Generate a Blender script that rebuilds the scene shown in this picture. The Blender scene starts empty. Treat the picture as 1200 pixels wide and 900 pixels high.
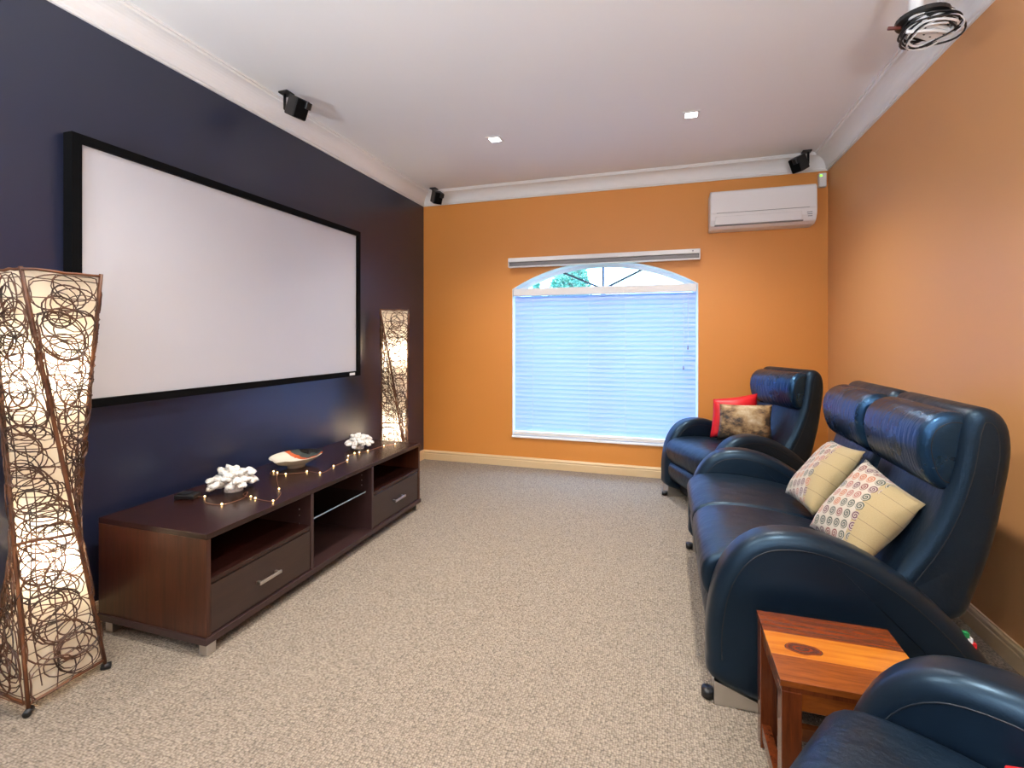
import bpy, bmesh, math, random
from mathutils import Vector, Matrix
C = bpy.context.scene.collection
SC = bpy.context.scene
R = math.radians
PI = math.pi
rnd = random.Random(7)

# ---------------------------------------------------------------- camera
H_CAM = 1.2
CX, BY, W, HC, H = 2.2824, 4.3608, 3.5112, 2.5104, 2.63
NY = -1.6                                     # wall behind the camera
cam = bpy.data.cameras.new('camera'); cam.sensor_width = 36; cam.lens = 17.07
cam.shift_y = -53.5 / 1200; cam.clip_start = .02; cam.clip_end = 200
cam_ob = bpy.data.objects.new('camera', cam); C.objects.link(cam_ob)
cam_ob.location = (CX, 0, H_CAM); cam_ob.rotation_euler = (PI / 2, 0, R(17.316))
SC.camera = cam_ob
# ---------------------------------------------------------------- sky, light, exposure
SC.view_settings.view_transform = 'Standard'; SC.view_settings.look = 'None'
SC.view_settings.gamma = 1; SC.view_settings.use_curve_mapping = False
SC.view_settings.exposure = 0.8
SKY, DOWN, BULB, UP = 7, 20, 85, 64

world = bpy.data.worlds.new('sky'); SC.world = world; world.use_nodes = True
nt = world.node_tree; nt.nodes.clear()
tc = nt.nodes.new('ShaderNodeTexCoord'); mp = nt.nodes.new('ShaderNodeMapping'); mp.inputs['Scale'].default_value = (2, 2, 5)
nz = nt.nodes.new('ShaderNodeTexNoise'); nz.inputs['Scale'].default_value = 2.2; nz.inputs['Detail'].default_value = 6
cr_ = nt.nodes.new('ShaderNodeValToRGB')
cr_.color_ramp.elements[0].position = .42; cr_.color_ramp.elements[0].color = (.24, .50, 1, 1)
cr_.color_ramp.elements[1].position = .56; cr_.color_ramp.elements[1].color = (.40, .64, 1, 1)
bg = nt.nodes.new('ShaderNodeBackground'); bg.inputs['Strength'].default_value = SKY
wo = nt.nodes.new('ShaderNodeOutputWorld')
nt.links.new(tc.outputs['Generated'], mp.inputs['Vector']); nt.links.new(mp.outputs['Vector'], nz.inputs['Vector'])
nt.links.new(nz.outputs['Fac'], cr_.inputs['Fac']); nt.links.new(cr_.outputs['Color'], bg.inputs['Color'])
nt.links.new(bg.outputs['Background'], wo.inputs['Surface'])

def area_light(name, loc, rot, sx, sy, power, color):
    l = bpy.data.lights.new(name, 'AREA'); l.shape = 'RECTANGLE'; l.size = sx; l.size_y = sy; l.energy = power; l.color = color
    o = bpy.data.objects.new(name, l); C.objects.link(o); o.location = loc; o.rotation_euler = rot
    return o
# ---------------------------------------------------------------- helpers
def tag(o, label=None, cat=None, group=None, kind=None):
    if label: o['label'] = label
    if cat: o['category'] = cat
    if group: o['group'] = group
    if kind: o['kind'] = kind
    return o
def empty(name, loc=(0, 0, 0), rz=0, label=None, cat=None, group=None, kind=None):
    o = bpy.data.objects.new(name, None); C.objects.link(o); o.location = loc; o.rotation_euler = (0, 0, rz)
    o.empty_display_size = .05
    return tag(o, label, cat, group, kind)
def link(name, me, mat=None, parent=None, smooth=False):
    if mat: me.materials.append(mat)
    if smooth:
        me.polygons.foreach_set('use_smooth', [True] * len(me.polygons))
    o = bpy.data.objects.new(name, me); C.objects.link(o)
    if parent: o.parent = parent
    return o
def obj(name, bm, mat, parent=None, smooth=False):
    bmesh.ops.recalc_face_normals(bm, faces=bm.faces)
    me = bpy.data.meshes.new(name); bm.to_mesh(me); bm.free()
    return link(name, me, mat, parent, smooth)
def again(o, parent=None, name=None):
    c = o.copy(); C.objects.link(c)
    if parent: c.parent = parent
    return c
def copy_tree(o, parent=None):
    c = o.copy(); C.objects.link(c)
    if parent: c.parent = parent
    for ch in list(o.children): copy_tree(ch, c)
    return c
def box(bm, lo, hi, bev=0, seg=2, M=None):
    vs = [bm.verts.new((x, y, z)) for x in (lo[0], hi[0]) for y in (lo[1], hi[1]) for z in (lo[2], hi[2])]
    fs = [(0, 1, 3, 2), (4, 6, 7, 5), (0, 4, 5, 1), (2, 3, 7, 6), (0, 2, 6, 4), (1, 5, 7, 3)]
    faces = [bm.faces.new([vs[i] for i in f]) for f in fs]
    if bev:
        es = list({e for f in faces for e in f.edges})
        r = bmesh.ops.bevel(bm, geom=es, offset=bev, segments=seg, profile=.5, affect='EDGES')
        vs = list({v for f in r['faces'] for v in f.verts} | {v for v in vs if v.is_valid})
    if M is not None:
        for v in vs: v.co = M @ v.co
    return vs
def B(name, lo, hi, mat, parent=None, bev=0, seg=2, M=None):
    bm = bmesh.new(); box(bm, lo, hi, bev, seg, M); return obj(name, bm, mat, parent)
def cat_rom(pts, k=4, closed=True):
    out = []; n = len(pts)
    for i in range(n if closed else n - 1):
        g = lambda j: Vector(pts[j % n]) if closed else Vector(pts[min(max(j, 0), n - 1)])
        p0, p1, p2, p3 = g(i - 1), g(i), g(i + 1), g(i + 2)
        for a in range(k):
            t = a / k
            out.append(.5 * ((2 * p1) + (p2 - p0) * t + (2 * p0 - 5 * p1 + 4 * p2 - p3) * t * t + (3 * p1 - p0 - 3 * p2 + p3) * t ** 3))
    if not closed: out.append(Vector(pts[-1]))
    return out
def inset(prof, d):
    n = len(prof); out = []
    A = sum(prof[i].x * prof[(i + 1) % n].y - prof[(i + 1) % n].x * prof[i].y for i in range(n))
    sg = 1 if A > 0 else -1
    for i in range(n):
        t = (prof[(i + 1) % n] - prof[i - 1]).normalized()
        out.append(prof[i] + Vector((-t.y, t.x)) * sg * d)
    return out
def extr(bm, prof, w0, w1, r, seg=4, crown=0):
    """closed (u,z) profile swept across w with rounded rims; crown puffs the end caps"""
    rings = []
    for k in range(seg + 1):
        a = PI / 2 * k / seg
        rings.append((w0 + r * (1 - math.sin(a)), r * (1 - math.cos(a))))
    left = [(w, d) for w, d in rings][::-1]                 # from rim start (cap, d=r) ... reversed below
    seq = []
    for k in range(seg + 1):
        a = PI / 2 * k / seg
        seq.append((w0 + r - r * math.sin(PI / 2 - a), r * (1 - math.cos(PI / 2 - a))))
    seq += [(w0 + w1 - w, d) for w, d in seq[::-1]]
    loops = []
    for w, d in seq:
        loops.append([bm.verts.new((p.x, w, p.y)) for p in inset(prof, d)])
    n = len(prof)
    for a, b in zip(loops, loops[1:]):
        for i in range(n):
            bm.faces.new((a[i], a[(i + 1) % n], b[(i + 1) % n], b[i]))
    for lp, s in ((loops[0], -1), (loops[-1], 1)):
        bm.faces.new(lp if s < 0 else lp[::-1])
def tube(bm, pts, r, n=6, closed=False, caps=True):
    pts = [Vector(p) for p in pts]; N = len(pts); loops = []; up = None
    for i in range(N):
        if closed: t = pts[(i + 1) % N] - pts[i - 1]
        else: t = pts[min(i + 1, N - 1)] - pts[max(i - 1, 0)]
        t.normalize()
        if up is None:
            up = Vector((0, 0, 1)) if abs(t.z) < .9 else Vector((1, 0, 0))
        a = t.cross(up)
        if a.length < 1e-4: a = t.cross(Vector((.3, 1, .2)))
        a.normalize(); b = a.cross(t).normalized(); up = b
        loops.append([bm.verts.new(pts[i] + (a * math.cos(2 * PI * k / n) + b * math.sin(2 * PI * k / n)) * r) for k in range(n)])
    for i in range(N if closed else N - 1):
        a, b = loops[i], loops[(i + 1) % N]
        for k in range(n):
            bm.faces.new((a[k], a[(k + 1) % n], b[(k + 1) % n], b[k]))
    if caps and not closed:
        bm.faces.new(loops[0]); bm.faces.new(loops[-1][::-1])
def cyl(bm, a, b, r, n=16, r2=None):
    a, b = Vector(a), Vector(b); r2 = r if r2 is None else r2
    t = (b - a).normalized(); u = t.cross(Vector((0, 0, 1)) if abs(t.z) < .9 else Vector((1, 0, 0))).normalized(); v = t.cross(u)
    l0 = [bm.verts.new(a + (u * math.cos(2 * PI * k / n) + v * math.sin(2 * PI * k / n)) * r) for k in range(n)]
    l1 = [bm.verts.new(b + (u * math.cos(2 * PI * k / n) + v * math.sin(2 * PI * k / n)) * r2) for k in range(n)]
    for k in range(n): bm.faces.new((l0[k], l0[(k + 1) % n], l1[(k + 1) % n], l1[k]))
    bm.faces.new(l0); bm.faces.new(l1)
def lathe(bm, prof, n=32, sx=1, sy=1):
    loops = [[bm.verts.new((r * math.cos(2 * PI * k / n) * sx, r * math.sin(2 * PI * k / n) * sy, z)) for k in range(n)] for r, z in prof]
    for a, b in zip(loops, loops[1:]):
        for k in range(n): bm.faces.new((a[k], a[(k + 1) % n], b[(k + 1) % n], b[k]))
    bm.faces.new(loops[0]); bm.faces.new(loops[-1])
def blob(bm, M, sub=2):
    bmesh.ops.create_icosphere(bm, subdivisions=sub, radius=1, matrix=M)

# ---------------------------------------------------------------- materials
class NT:
    def __init__(s, name):
        s.m = bpy.data.materials.new(name); s.m.use_nodes = True; s.t = s.m.node_tree
        s.b = s.t.nodes['Principled BSDF']; s.out = s.t.nodes['Material Output']
    def n(s, typ, **kw):
        nd = s.t.nodes.new(typ)
        for k, v in kw.items():
            if k in nd.inputs: s.put(v, nd.inputs[k])
            else: setattr(nd, k, v)
        return nd
    def put(s, v, inp):
        if isinstance(v, bpy.types.NodeSocket): s.t.links.new(v, inp)
        else: inp.default_value = v
    def p(s, **kw):
        for k, v in kw.items(): s.put(v, s.b.inputs[k.replace('_', ' ')])
        return s
    def math(s, op, a, b=0, c=0):
        nd = s.t.nodes.new('ShaderNodeMath'); nd.operation = op
        for i, v in enumerate((a, b, c)): s.put(v, nd.inputs[i])
        return nd.outputs[0]
    def coord(s, which='Object', scale=(1, 1, 1), rot=(0, 0, 0)):
        t = s.n('ShaderNodeTexCoord'); m = s.n('ShaderNodeMapping'); m.inputs['Scale'].default_value = scale; m.inputs['Rotation'].default_value = rot
        s.t.links.new(t.outputs[which], m.inputs['Vector']); return m.outputs['Vector']
    def ramp(s, fac, stops, const=False):
        r = s.n('ShaderNodeValToRGB'); s.put(fac, r.inputs['Fac']); e = r.color_ramp.elements
        while len(e) < len(stops): e.new(.5)
        for i, (p, c) in enumerate(stops): e[i].position = p; e[i].color = (*c, 1)
        if const: r.color_ramp.interpolation = 'CONSTANT'
        return r.outputs['Color']
    def bump(s, h, strength=.2, dist=.01):
        b = s.n('ShaderNodeBump'); s.put(h, b.inputs['Height']); b.inputs['Strength'].default_value = strength; b.inputs['Distance'].default_value = dist
        s.t.links.new(b.outputs['Normal'], s.b.inputs['Normal']); return s
    def noise(s, vec, scale, detail=3, rough=.5):
        nd = s.n('ShaderNodeTexNoise'); s.put(vec, nd.inputs['Vector']); nd.inputs['Scale'].default_value = scale; nd.inputs['Detail'].default_value = detail; nd.inputs['Roughness'].default_value = rough
        return nd.outputs['Fac']
    def mix(s, fac, a, b):
        nd = s.n('ShaderNodeMix'); nd.data_type = 'RGBA'; s.put(fac, nd.inputs[0])
        for v, i in ((a, 6), (b, 7)):
            s.put((*v, 1) if isinstance(v, tuple) and len(v) == 3 else v, nd.inputs[i])
        return nd.outputs[2]
def lin(r, g, b):
    f = lambda c: (c / 255) / 12.92 if c <= 10 else ((c / 255 + .055) / 1.055) ** 2.4
    return (f(r), f(g), f(b))
def simple(name, col, rough=.5, metal=0, spec=.5, **kw):
    m = NT(name); m.p(Base_Color=(*col, 1), Roughness=rough, Metallic=metal); m.b.inputs['Specular IOR Level'].default_value = spec
    for k, v in kw.items(): m.put(v, m.b.inputs[k.replace('_', ' ')])
    return m.m
def emit(name, col, strength):
    m = NT(name); m.p(Base_Color=(*col, 1), Emission_Color=(*col, 1), Emission_Strength=strength); return m.m
def paint(name, col, rough, spec=.5, var=.04):
    m = NT(name); v = m.coord(); n = m.noise(v, 1.3, 3)
    m.p(Base_Color=m.mix(m.math('MULTIPLY', n, var * 10), tuple(c * .96 for c in col), tuple(min(1, c * 1.03) for c in col)), Roughness=rough)
    m.b.inputs['Specular IOR Level'].default_value = spec
    m.bump(m.noise(v, 260, 2), .06, .002); return m.m
M_NAVY = paint('navy_paint', (.0125, .0165, .042), .31, .8)
M_ORANGE = paint('orange_paint', (.70, .275, .052), .45, .5)
M_ORANGE_LIT = paint('orange_paint_lit', (.68, .33, .125), .45, .6)  # right wall's orange paint, its paler lit look put into the colour
M_NEARW = paint('grey_white_paint', (.55, .56, .60), .5)
M_WHITE = paint('ceiling_white', (.85, .85, .85), .7, .3)
M_CORNICE = paint('cornice_white', (.80, .79, .78), .5, .4)
M_SKIRT = simple('cream_gloss', (.70, .52, .30), .35)
M_GLOSSW = simple('white_plastic', (.78, .77, .77), .35)
M_FRAMEW = simple('window_white', (.85, .87, .88), .4)
M_BLACK = simple('black_plastic', (.008, .008, .009), .4)
M_FELT = simple('black_felt', (.002, .002, .0024), .9, 0, .12)
M_GREY = simple('mid_grey', (.22, .22, .23), .5)
M_STEEL = simple('brushed_steel', (.62, .60, .57), .32, 1)
M_GREYMETAL = simple('grey_aluminium', (.16, .15, .15), .4, .3)
M_DARKALU = simple('dark_aluminium', (.05, .07, .10), .4, .4)
M_CORD = simple('white_cord', (.75, .75, .75), .6)
M_RED_T = simple('red_stitch', (.55, .01, .015), .6)
M_GREEN_T = simple('green_stitch', (.01, .22, .06), .6)
M_LINING = simple('dark_lining', (.01, .01, .012), .8)  # dark lining colour of the recliner base and rear legs
M_REDPL = simple('rusty_red', (.12, .03, .025), .5)

# carpet: loop pile
m = NT('loop_carpet'); v = m.coord()
wv = m.n('ShaderNodeTexVoronoi', feature='F1'); m.put(v, wv.inputs['Vector']); wv.inputs['Scale'].default_value = 135; wv.inputs['Randomness'].default_value = .55
n1 = m.noise(v, 1.6, 4); n2 = m.noise(v, 150, 2)
c1 = m.ramp(wv.outputs['Distance'], [(0, (.46, .385, .305)), (.45, (.35, .288, .222)), (.8, (.105, .085, .065))])
rc = m.n('ShaderNodeSeparateColor'); m.put(wv.outputs['Color'], rc.inputs[0])
c2 = m.mix(m.math('MULTIPLY', rc.outputs[0], .38), c1, (.115, .095, .08))
c3 = m.mix(m.math('MULTIPLY', n1, .25), c2, (.28, .24, .20))
m.p(Base_Color=c3, Roughness=.95); m.b.inputs['Specular IOR Level'].default_value = .1
m.bump(m.math('SUBTRACT', 1, wv.outputs['Distance']), .9, .006); M_CARPET = m.m

# leather
def leather(name, col, wrinkle_scale=(6, 14, 6), wr=.25, rough=.36):
    m = NT(name); v = m.coord()
    big = m.noise(m.coord(scale=wrinkle_scale), 1.6, 4, .55); pores = m.n('ShaderNodeTexVoronoi'); m.put(v, pores.inputs['Vector']); pores.inputs['Scale'].default_value = 320
    worn = m.noise(v, 5, 5, .6)
    m.p(Base_Color=m.mix(m.math('MULTIPLY', worn, .8), col, tuple(c * 1.5 + .001 for c in col)), Roughness=m.math('ADD', m.math('MULTIPLY', worn, .22), rough - .1))
    m.b.inputs['Specular IOR Level'].default_value = .58; m.b.inputs['Specular Tint'].default_value = (.42, .70, 1, 1)  # blue tint puts the window's glare into the leather's reflections
    h = m.math('ADD', m.math('MULTIPLY', big, 1.0), m.math('MULTIPLY', pores.outputs['Distance'], .03))
    m.bump(h, wr, .02); return m.m
NAVYL = (.0026, .0062, .0125)
M_LEATHER = leather('navy_leather', NAVYL, (3, 3, 3), .12)
M_LEATHER_S = leather('navy_leather_soft', NAVYL, (4, 7, 4), .35, .37)
M_LEATHER_W = leather('navy_leather_wrinkled', (.0025, .009, .021), (3, 26, 5), .42, .26)
for nd in M_LEATHER_W.node_tree.nodes:
    if nd.type == 'BSDF_PRINCIPLED': nd.inputs['Specular IOR Level'].default_value = .8; nd.inputs['IOR'].default_value = 1.75; nd.inputs['Specular Tint'].default_value = (.20, .50, 1, 1)  # headrests: stronger blue tint standing in for window glare
M_SEAM = simple('navy_seam', (.006, .011, .018), .45)

# wood
def wood(name, dark, light, axis_scale, rough=.3, streak=1.0, coat=0):
    m = NT(name); v = m.coord(scale=axis_scale); n = m.noise(v, 3.5, 6, .62); n2 = m.noise(v, 22, 4, .6)
    f = m.math('ADD', m.math('MULTIPLY', n, .7 * streak), m.math('MULTIPLY', n2, .3 * streak))
    m.p(Base_Color=m.ramp(f, [(.3, dark), (.68, light)]), Roughness=rough)
    if coat: m.b.inputs['Coat Weight'].default_value = coat; m.b.inputs['Coat Roughness'].default_value = .12
    m.bump(n2, .05, .002); return m.m
MAHO_D, MAHO_L = (.009, .003, .0024), (.032, .009, .0065)
M_MAHO = wood('mahogany_long', MAHO_D, MAHO_L, (14, .8, 14), .26)
M_MAHO_V = wood('mahogany_upright', (.022, .007, .0035), (.080, .023, .010), (12, 12, .7), .3)
M_MAHO_E = simple('mahogany_edge', (.036, .017, .016), .35)
M_DRAWER = wood('mahogany_drawer', (.024, .013, .010), (.042, .022, .016), (12, .8, 12), .33)
SHEESH = (8, .9, 8)
M_PLANK_D = wood('rosewood_dark', (.085, .017, .004), (.19, .042, .008), (1.2, 16, 8), .22, 1, .5)
M_PLANK_M = wood('rosewood_mid', (.09, .020, .004), (.27, .068, .009), (1.2, 16, 8), .22, 1, .5)
M_TLEG = wood('rosewood_upright', (.05, .010, .003), (.17, .036, .008), (14, 14, 1.0), .25, 1, .4)
# light plank with a dark knot
m = NT('rosewood_light_knot'); v = m.coord(scale=(1.2, 16, 8)); n = m.noise(v, 3.5, 6, .62)
base = m.ramp(n, [(.28, (.32, .085, .007)), (.7, (.54, .19, .016))])
o_ = m.coord(); sp = m.n('ShaderNodeSeparateXYZ'); m.put(o_, sp.inputs[0])
kx = m.math('MULTIPLY', m.math('ADD', sp.outputs[0], .085), 1 / .046); ky = m.math('MULTIPLY', m.math('ADD', sp.outputs[1], .012), 1 / .026)
d = m.math('SQRT', m.math('ADD', m.math('MULTIPLY', kx, kx), m.math('MULTIPLY', ky, ky)))
d = m.math('ADD', d, m.math('MULTIPLY', m.math('SUBTRACT', m.noise(o_, 30, 3), .5), .5))
ringw = m.math('ADD', m.math('MULTIPLY', m.math('SINE', m.math('MULTIPLY', d, 17)), .25), .5)
knot = m.mix(ringw, (.055, .012, .004), (.17, .035, .008))
m.p(Base_Color=m.mix(m.math('LESS_THAN', d, .95), base, knot), Roughness=.22); m.b.inputs['Coat Weight'].default_value = .5; m.b.inputs['Coat Roughness'].default_value = .12
M_PLANK_L = m.m

# glass, blind, paper
m = NT('window_glass'); tr = m.n('ShaderNodeBsdfTransparent'); gl = m.n('ShaderNodeBsdfGlossy'); gl.inputs['Roughness'].default_value = .02
mx = m.n('ShaderNodeMixShader'); mx.inputs[0].default_value = .05
m.t.links.new(tr.outputs[0], mx.inputs[1]); m.t.links.new(gl.outputs[0], mx.inputs[2]); m.t.links.new(mx.outputs[0], m.out.inputs['Surface']); M_GLASS = m.m
m = NT('shelf_glass'); tr = m.n('ShaderNodeBsdfTransparent'); tr.inputs['Color'].default_value = (.85, .95, .95, 1); gl = m.n('ShaderNodeBsdfGlossy'); gl.inputs['Roughness'].default_value = .05
mx = m.n('ShaderNodeMixShader'); mx.inputs[0].default_value = .12
m.t.links.new(tr.outputs[0], mx.inputs[1]); m.t.links.new(gl.outputs[0], mx.inputs[2]); m.t.links.new(mx.outputs[0], m.out.inputs['Surface']); M_SHELFGLASS = m.m
M_GLASSEDGE = simple('glass_edge', (.30, .42, .50), .15)
def translucent(name, dcol, tcol, fac, gloss=0):
    m = NT(name); d = m.n('ShaderNodeBsdfDiffuse'); d.inputs[0].default_value = (*dcol, 1); t = m.n('ShaderNodeBsdfTranslucent'); t.inputs[0].default_value = (*tcol, 1)
    mx = m.n('ShaderNodeMixShader'); mx.inputs[0].default_value = fac
    m.t.links.new(d.outputs[0], mx.inputs[1]); m.t.links.new(t.outputs[0], mx.inputs[2]); m.t.links.new(mx.outputs[0], m.out.inputs['Surface']); return m.m
M_SLAT = translucent('blind_slat', (.72, .80, .92), (.50, .65, .88), .48)
M_PAPER = translucent('lamp_paper', (.85, .78, .66), (.95, .88, .75), .6)
m = NT('cane'); n = m.noise(m.coord(), 22, 3)
m.p(Base_Color=m.ramp(n, [(.35, (.030, .011, .005)), (.7, (.125, .046, .016))]), Roughness=.5); M_CANE = m.m
m = NT('cane_rod'); n = m.noise(m.coord(), 14, 3)
m.p(Base_Color=m.ramp(n, [(.35, (.07, .022, .008)), (.7, (.18, .065, .02))]), Roughness=.5); M_ROD = m.m
M_BULB = emit('bulb_glow', (1, .84, .64), BULB)
M_FAIRY = emit('fairy_glow', (1, .66, .26), 6)
M_WIRE = simple('copper_wire', (.45, .22, .12), .35, .8)
M_LED = emit('green_led', (.25, .8, .05), 1.2)
M_DOWN = emit('downlight_glow', (1, .97, .92), 9)
m = NT('projection_white'); m.p(Base_Color=(.52, .52, .55, 1), Roughness=.42); m.b.inputs['Specular IOR Level'].default_value = .4; M_SCREEN = m.m
m = NT('white_coral'); n = m.noise(m.coord(), 60, 4)
m.p(Base_Color=m.ramp(n, [(.3, (.55, .52, .46)), (.6, (.82, .80, .76))]), Roughness=.7); m.bump(n, .4, .004); M_CORAL = m.m
# bowl glaze: cream, with an orange-and-black patch on one side of the inside
m = NT('bowl_glaze'); o_ = m.coord(); sp = m.n('ShaderNodeSeparateXYZ'); m.put(o_, sp.inputs[0]); w_ = m.noise(o_, 14, 3)
t_ = m.math('ADD', sp.outputs[1], m.math('MULTIPLY', m.math('SUBTRACT', w_, .5), .09))
col = m.ramp(m.math('ADD', m.math('MULTIPLY', t_, 2.6), .5), [(0, (.72, .66, .54)), (.66, (.50, .10, .03)), (.74, (.05, .06, .055)), (.83, (.012, .010, .009)), (.92, (.45, .09, .03)), (.97, (.75, .70, .6))], True)
g_ = m.n('ShaderNodeNewGeometry'); sn = m.n('ShaderNodeSeparateXYZ'); m.put(g_.outputs['Normal'], sn.inputs[0])
m.p(Base_Color=m.mix(m.math('GREATER_THAN', sn.outputs[2], .05), (.72, .66, .54), col), Roughness=.15); M_BOWL = m.m
# cushions
def swirl(name, seed):
    m = NT(name); t = m.n('ShaderNodeTexCoord'); s = m.n('ShaderNodeSeparateXYZ'); m.put(t.outputs['UV'], s.inputs[0])
    U, V = s.outputs[0], s.outputs[1]; N = 7.6
    gx = m.math('ADD', m.math('MULTIPLY', m.math('ADD', U, m.math('MULTIPLY', V, .32)), N), seed); gy = m.math('MULTIPLY', m.math('SUBTRACT', V, m.math('MULTIPLY', U, .32)), N)
    ix, iy = m.math('FLOOR', gx), m.math('FLOOR', gy)
    fx, fy = m.math('SUBTRACT', m.math('FRACT', m.math('ADD', gx, 100)), .5), m.math('SUBTRACT', m.math('FRACT', m.math('ADD', gy, 100)), .5)
    cv = m.n('ShaderNodeCombineXYZ'); m.put(ix, cv.inputs[0]); m.put(iy, cv.inputs[1]); m.put(seed * 1.0, cv.inputs[2])
    wn = m.n('ShaderNodeTexWhiteNoise'); wn.noise_dimensions = '3D'; m.put(cv.outputs[0], wn.inputs['Vector'])
    r = m.math('SQRT', m.math('ADD', m.math('MULTIPLY', fx, fx), m.math('MULTIPLY', fy, fy)))
    ang = m.math('MULTIPLY', m.math('ARCTAN2', fy, fx), 1 / (2 * PI))
    sp_ = m.math('FRACT', m.math('ADD', m.math('ADD', m.math('MULTIPLY', r, 4.6), ang), 10))
    disc = m.math('LESS_THAN', r, .44); ln = m.math('GREATER_THAN', sp_, .5)
    col = m.ramp(wn.outputs['Value'], [(0, (.16, .025, .02)), (.2, (.035, .05, .035)), (.4, (.36, .10, .03)), (.6, (.10, .03, .05)), (.8, (.05, .065, .055)), (.9, (.28, .08, .06))], True)
    patch = m.math('LESS_THAN', m.math('ADD', U, m.math('MULTIPLY', m.math('SUBTRACT', V, .5), .16)), .66)
    has = m.math('LESS_THAN', m.math('ADD', m.math('DIVIDE', ix, N), m.math('MULTIPLY', m.math('DIVIDE', iy, N), .0)), 99)
    weave = m.noise(t.outputs['UV'], 90, 2)
    tan = m.mix(weave, (.30, .22, .10), (.40, .31, .155)); ivory = m.mix(weave, (.40, .34, .27), (.48, .42, .34))
    ground = m.mix(patch, tan, ivory)
    pale = m.mix(.75, col, ivory)
    sw = m.mix(ln, pale, col)
    stripe = m.math('LESS_THAN', m.math('FRACT', m.math('ADD', m.math('MULTIPLY', m.math('SUBTRACT', V, m.math('MULTIPLY', U, .1)), 5.0), .3)), .03)
    ground = m.mix(m.math('MULTIPLY', m.math('MULTIPLY', stripe, m.math('SUBTRACT', 1, patch)), .7), ground, (.12, .08, .05))
    inn = m.math('LESS_THAN', m.math('ADD', U, m.math('MULTIPLY', m.math('SUBTRACT', V, .5), .16)), .72)
    m.p(Base_Color=m.mix(m.math('MULTIPLY', disc, inn), ground, sw), Roughness=.75, Sheen_Weight=.2)
    m.bump(m.math('ADD', weave, m.math('MULTIPLY', m.math('MULTIPLY', m.math('MULTIPLY', disc, ln), inn), 1.5)), .25, .003); return m.m
M_SWIRL_A, M_SWIRL_B = swirl('swirl_embroidery_far', 3.4), swirl('swirl_embroidery_near', 1.15)
m = NT('red_satin'); n = m.noise(m.coord(), 9, 3); m.p(Base_Color=m.ramp(n, [(.3, (.52, .004, .010)), (.7, (.68, .010, .016))]), Roughness=.45); m.bump(n, .3, .01); M_REDC = m.m
m = NT('cowhide'); v = m.coord('UV'); n = m.noise(v, 3.0, 5, .62); hair = m.noise(m.coord('UV', (60, 8, 1)), 3, 3)
u_ = m.n('ShaderNodeSeparateXYZ'); m.put(v, u_.inputs[0])
f = m.math('ADD', n, m.math('MULTIPLY', m.math('ABSOLUTE', m.math('SUBTRACT', u_.outputs[0], .55)), -.30))
f = m.math('ADD', f, m.math('MULTIPLY', u_.outputs[1], .12))
col = m.ramp(f, [(.37, (.018, .014, .012)), (.43, (.17, .10, .045)), (.53, (.40, .27, .13)), (.66, (.58, .47, .30)), (.76, (.75, .68, .55))])
m.p(Base_Color=m.mix(m.math('MULTIPLY', hair, .25), col, (.12, .07, .03)), Roughness=.42); m.bump(hair, .5, .004); M_COW = m.m
m = NT('patterned_blue'); v = m.coord('UV'); vo = m.n('ShaderNodeTexVoronoi'); m.put(v, vo.inputs['Vector']); vo.inputs['Scale'].default_value = 7
m.p(Base_Color=m.ramp(vo.outputs['Distance'], [(0, (.02, .28, .50)), (.35, (.04, .07, .13)), (.6, (.25, .28, .32))]), Roughness=.6); M_PATB = m.m
m = NT('leaf_green'); n = m.noise(m.coord(), 6, 2); m.p(Base_Color=m.ramp(n, [(.3, (.03, .16, .10)), (.7, (.13, .40, .24))]), Roughness=.7); M_LEAF = m.m
M_BARK = simple('bark', (.09, .06, .04), .9)
M_GRASS = simple('lawn', (.10, .16, .05), .9)

# ---------------------------------------------------------------- room shell
def S(o): o['kind'] = 'structure'; return o
T = .2
S(B('floor', (-T, NY - T, -.12), (W + T, BY + T, 0), M_CARPET))
S(B('ceiling', (-T, NY - T, H), (W + T, BY + T, H + .15), M_WHITE))
S(B('wall_left', (-T, NY, 0), (0, BY, H), M_NAVY))
S(B('wall_right', (W, NY, 0), (W + T, BY, H), M_ORANGE_LIT))
S(B('wall_near', (-T, NY - T, 0), (W + T, NY, H), M_NEARW))
# back wall with arched hole
WX0, WX1, WZ0, WZS, WZT = .927, 2.562, .285, 1.662, 1.888
xm, hc = (WX0 + WX1) / 2, (WX1 - WX0) / 2; sag = WZT - WZS; RA = (hc * hc + sag * sag) / (2 * sag)
NA = 28
arc = []
for i in range(NA + 1):
    x = WX0 + (WX1 - WX0) * i / NA
    arc.append((x, WZT - RA + math.sqrt(max(0, RA * RA - (x - xm) ** 2))))
bm = bmesh.new()
def wall_quad(a, b, c, d):
    for y in (BY, BY + T):
        bm.faces.new([bm.verts.new((p[0], y, p[1])) for p in (a, b, c, d)])
wall_quad((-T, 0), (WX0, 0), (WX0, H), (-T, H)); wall_quad((WX1, 0), (W + T, 0), (W + T, H), (WX1, H)); wall_quad((WX0, 0), (WX1, 0), (WX1, WZ0), (WX0, WZ0))
for a, b in zip(arc, arc[1:]): wall_quad(a, b, (b[0], H), (a[0], H))
hole = [(WX0, WZ0), (WX1, WZ0)] + arc[::-1]
for a, b in zip(hole, hole[1:] + hole[:1]):
    bm.faces.new([bm.verts.new(p) for p in ((a[0], BY, a[1]), (b[0], BY, b[1]), (b[0], BY + T, b[1]), (a[0], BY + T, a[1]))])
bmesh.ops.remove_doubles(bm, verts=bm.verts, dist=1e-4)
S(obj('wall_back', bm, M_ORANGE))

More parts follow.
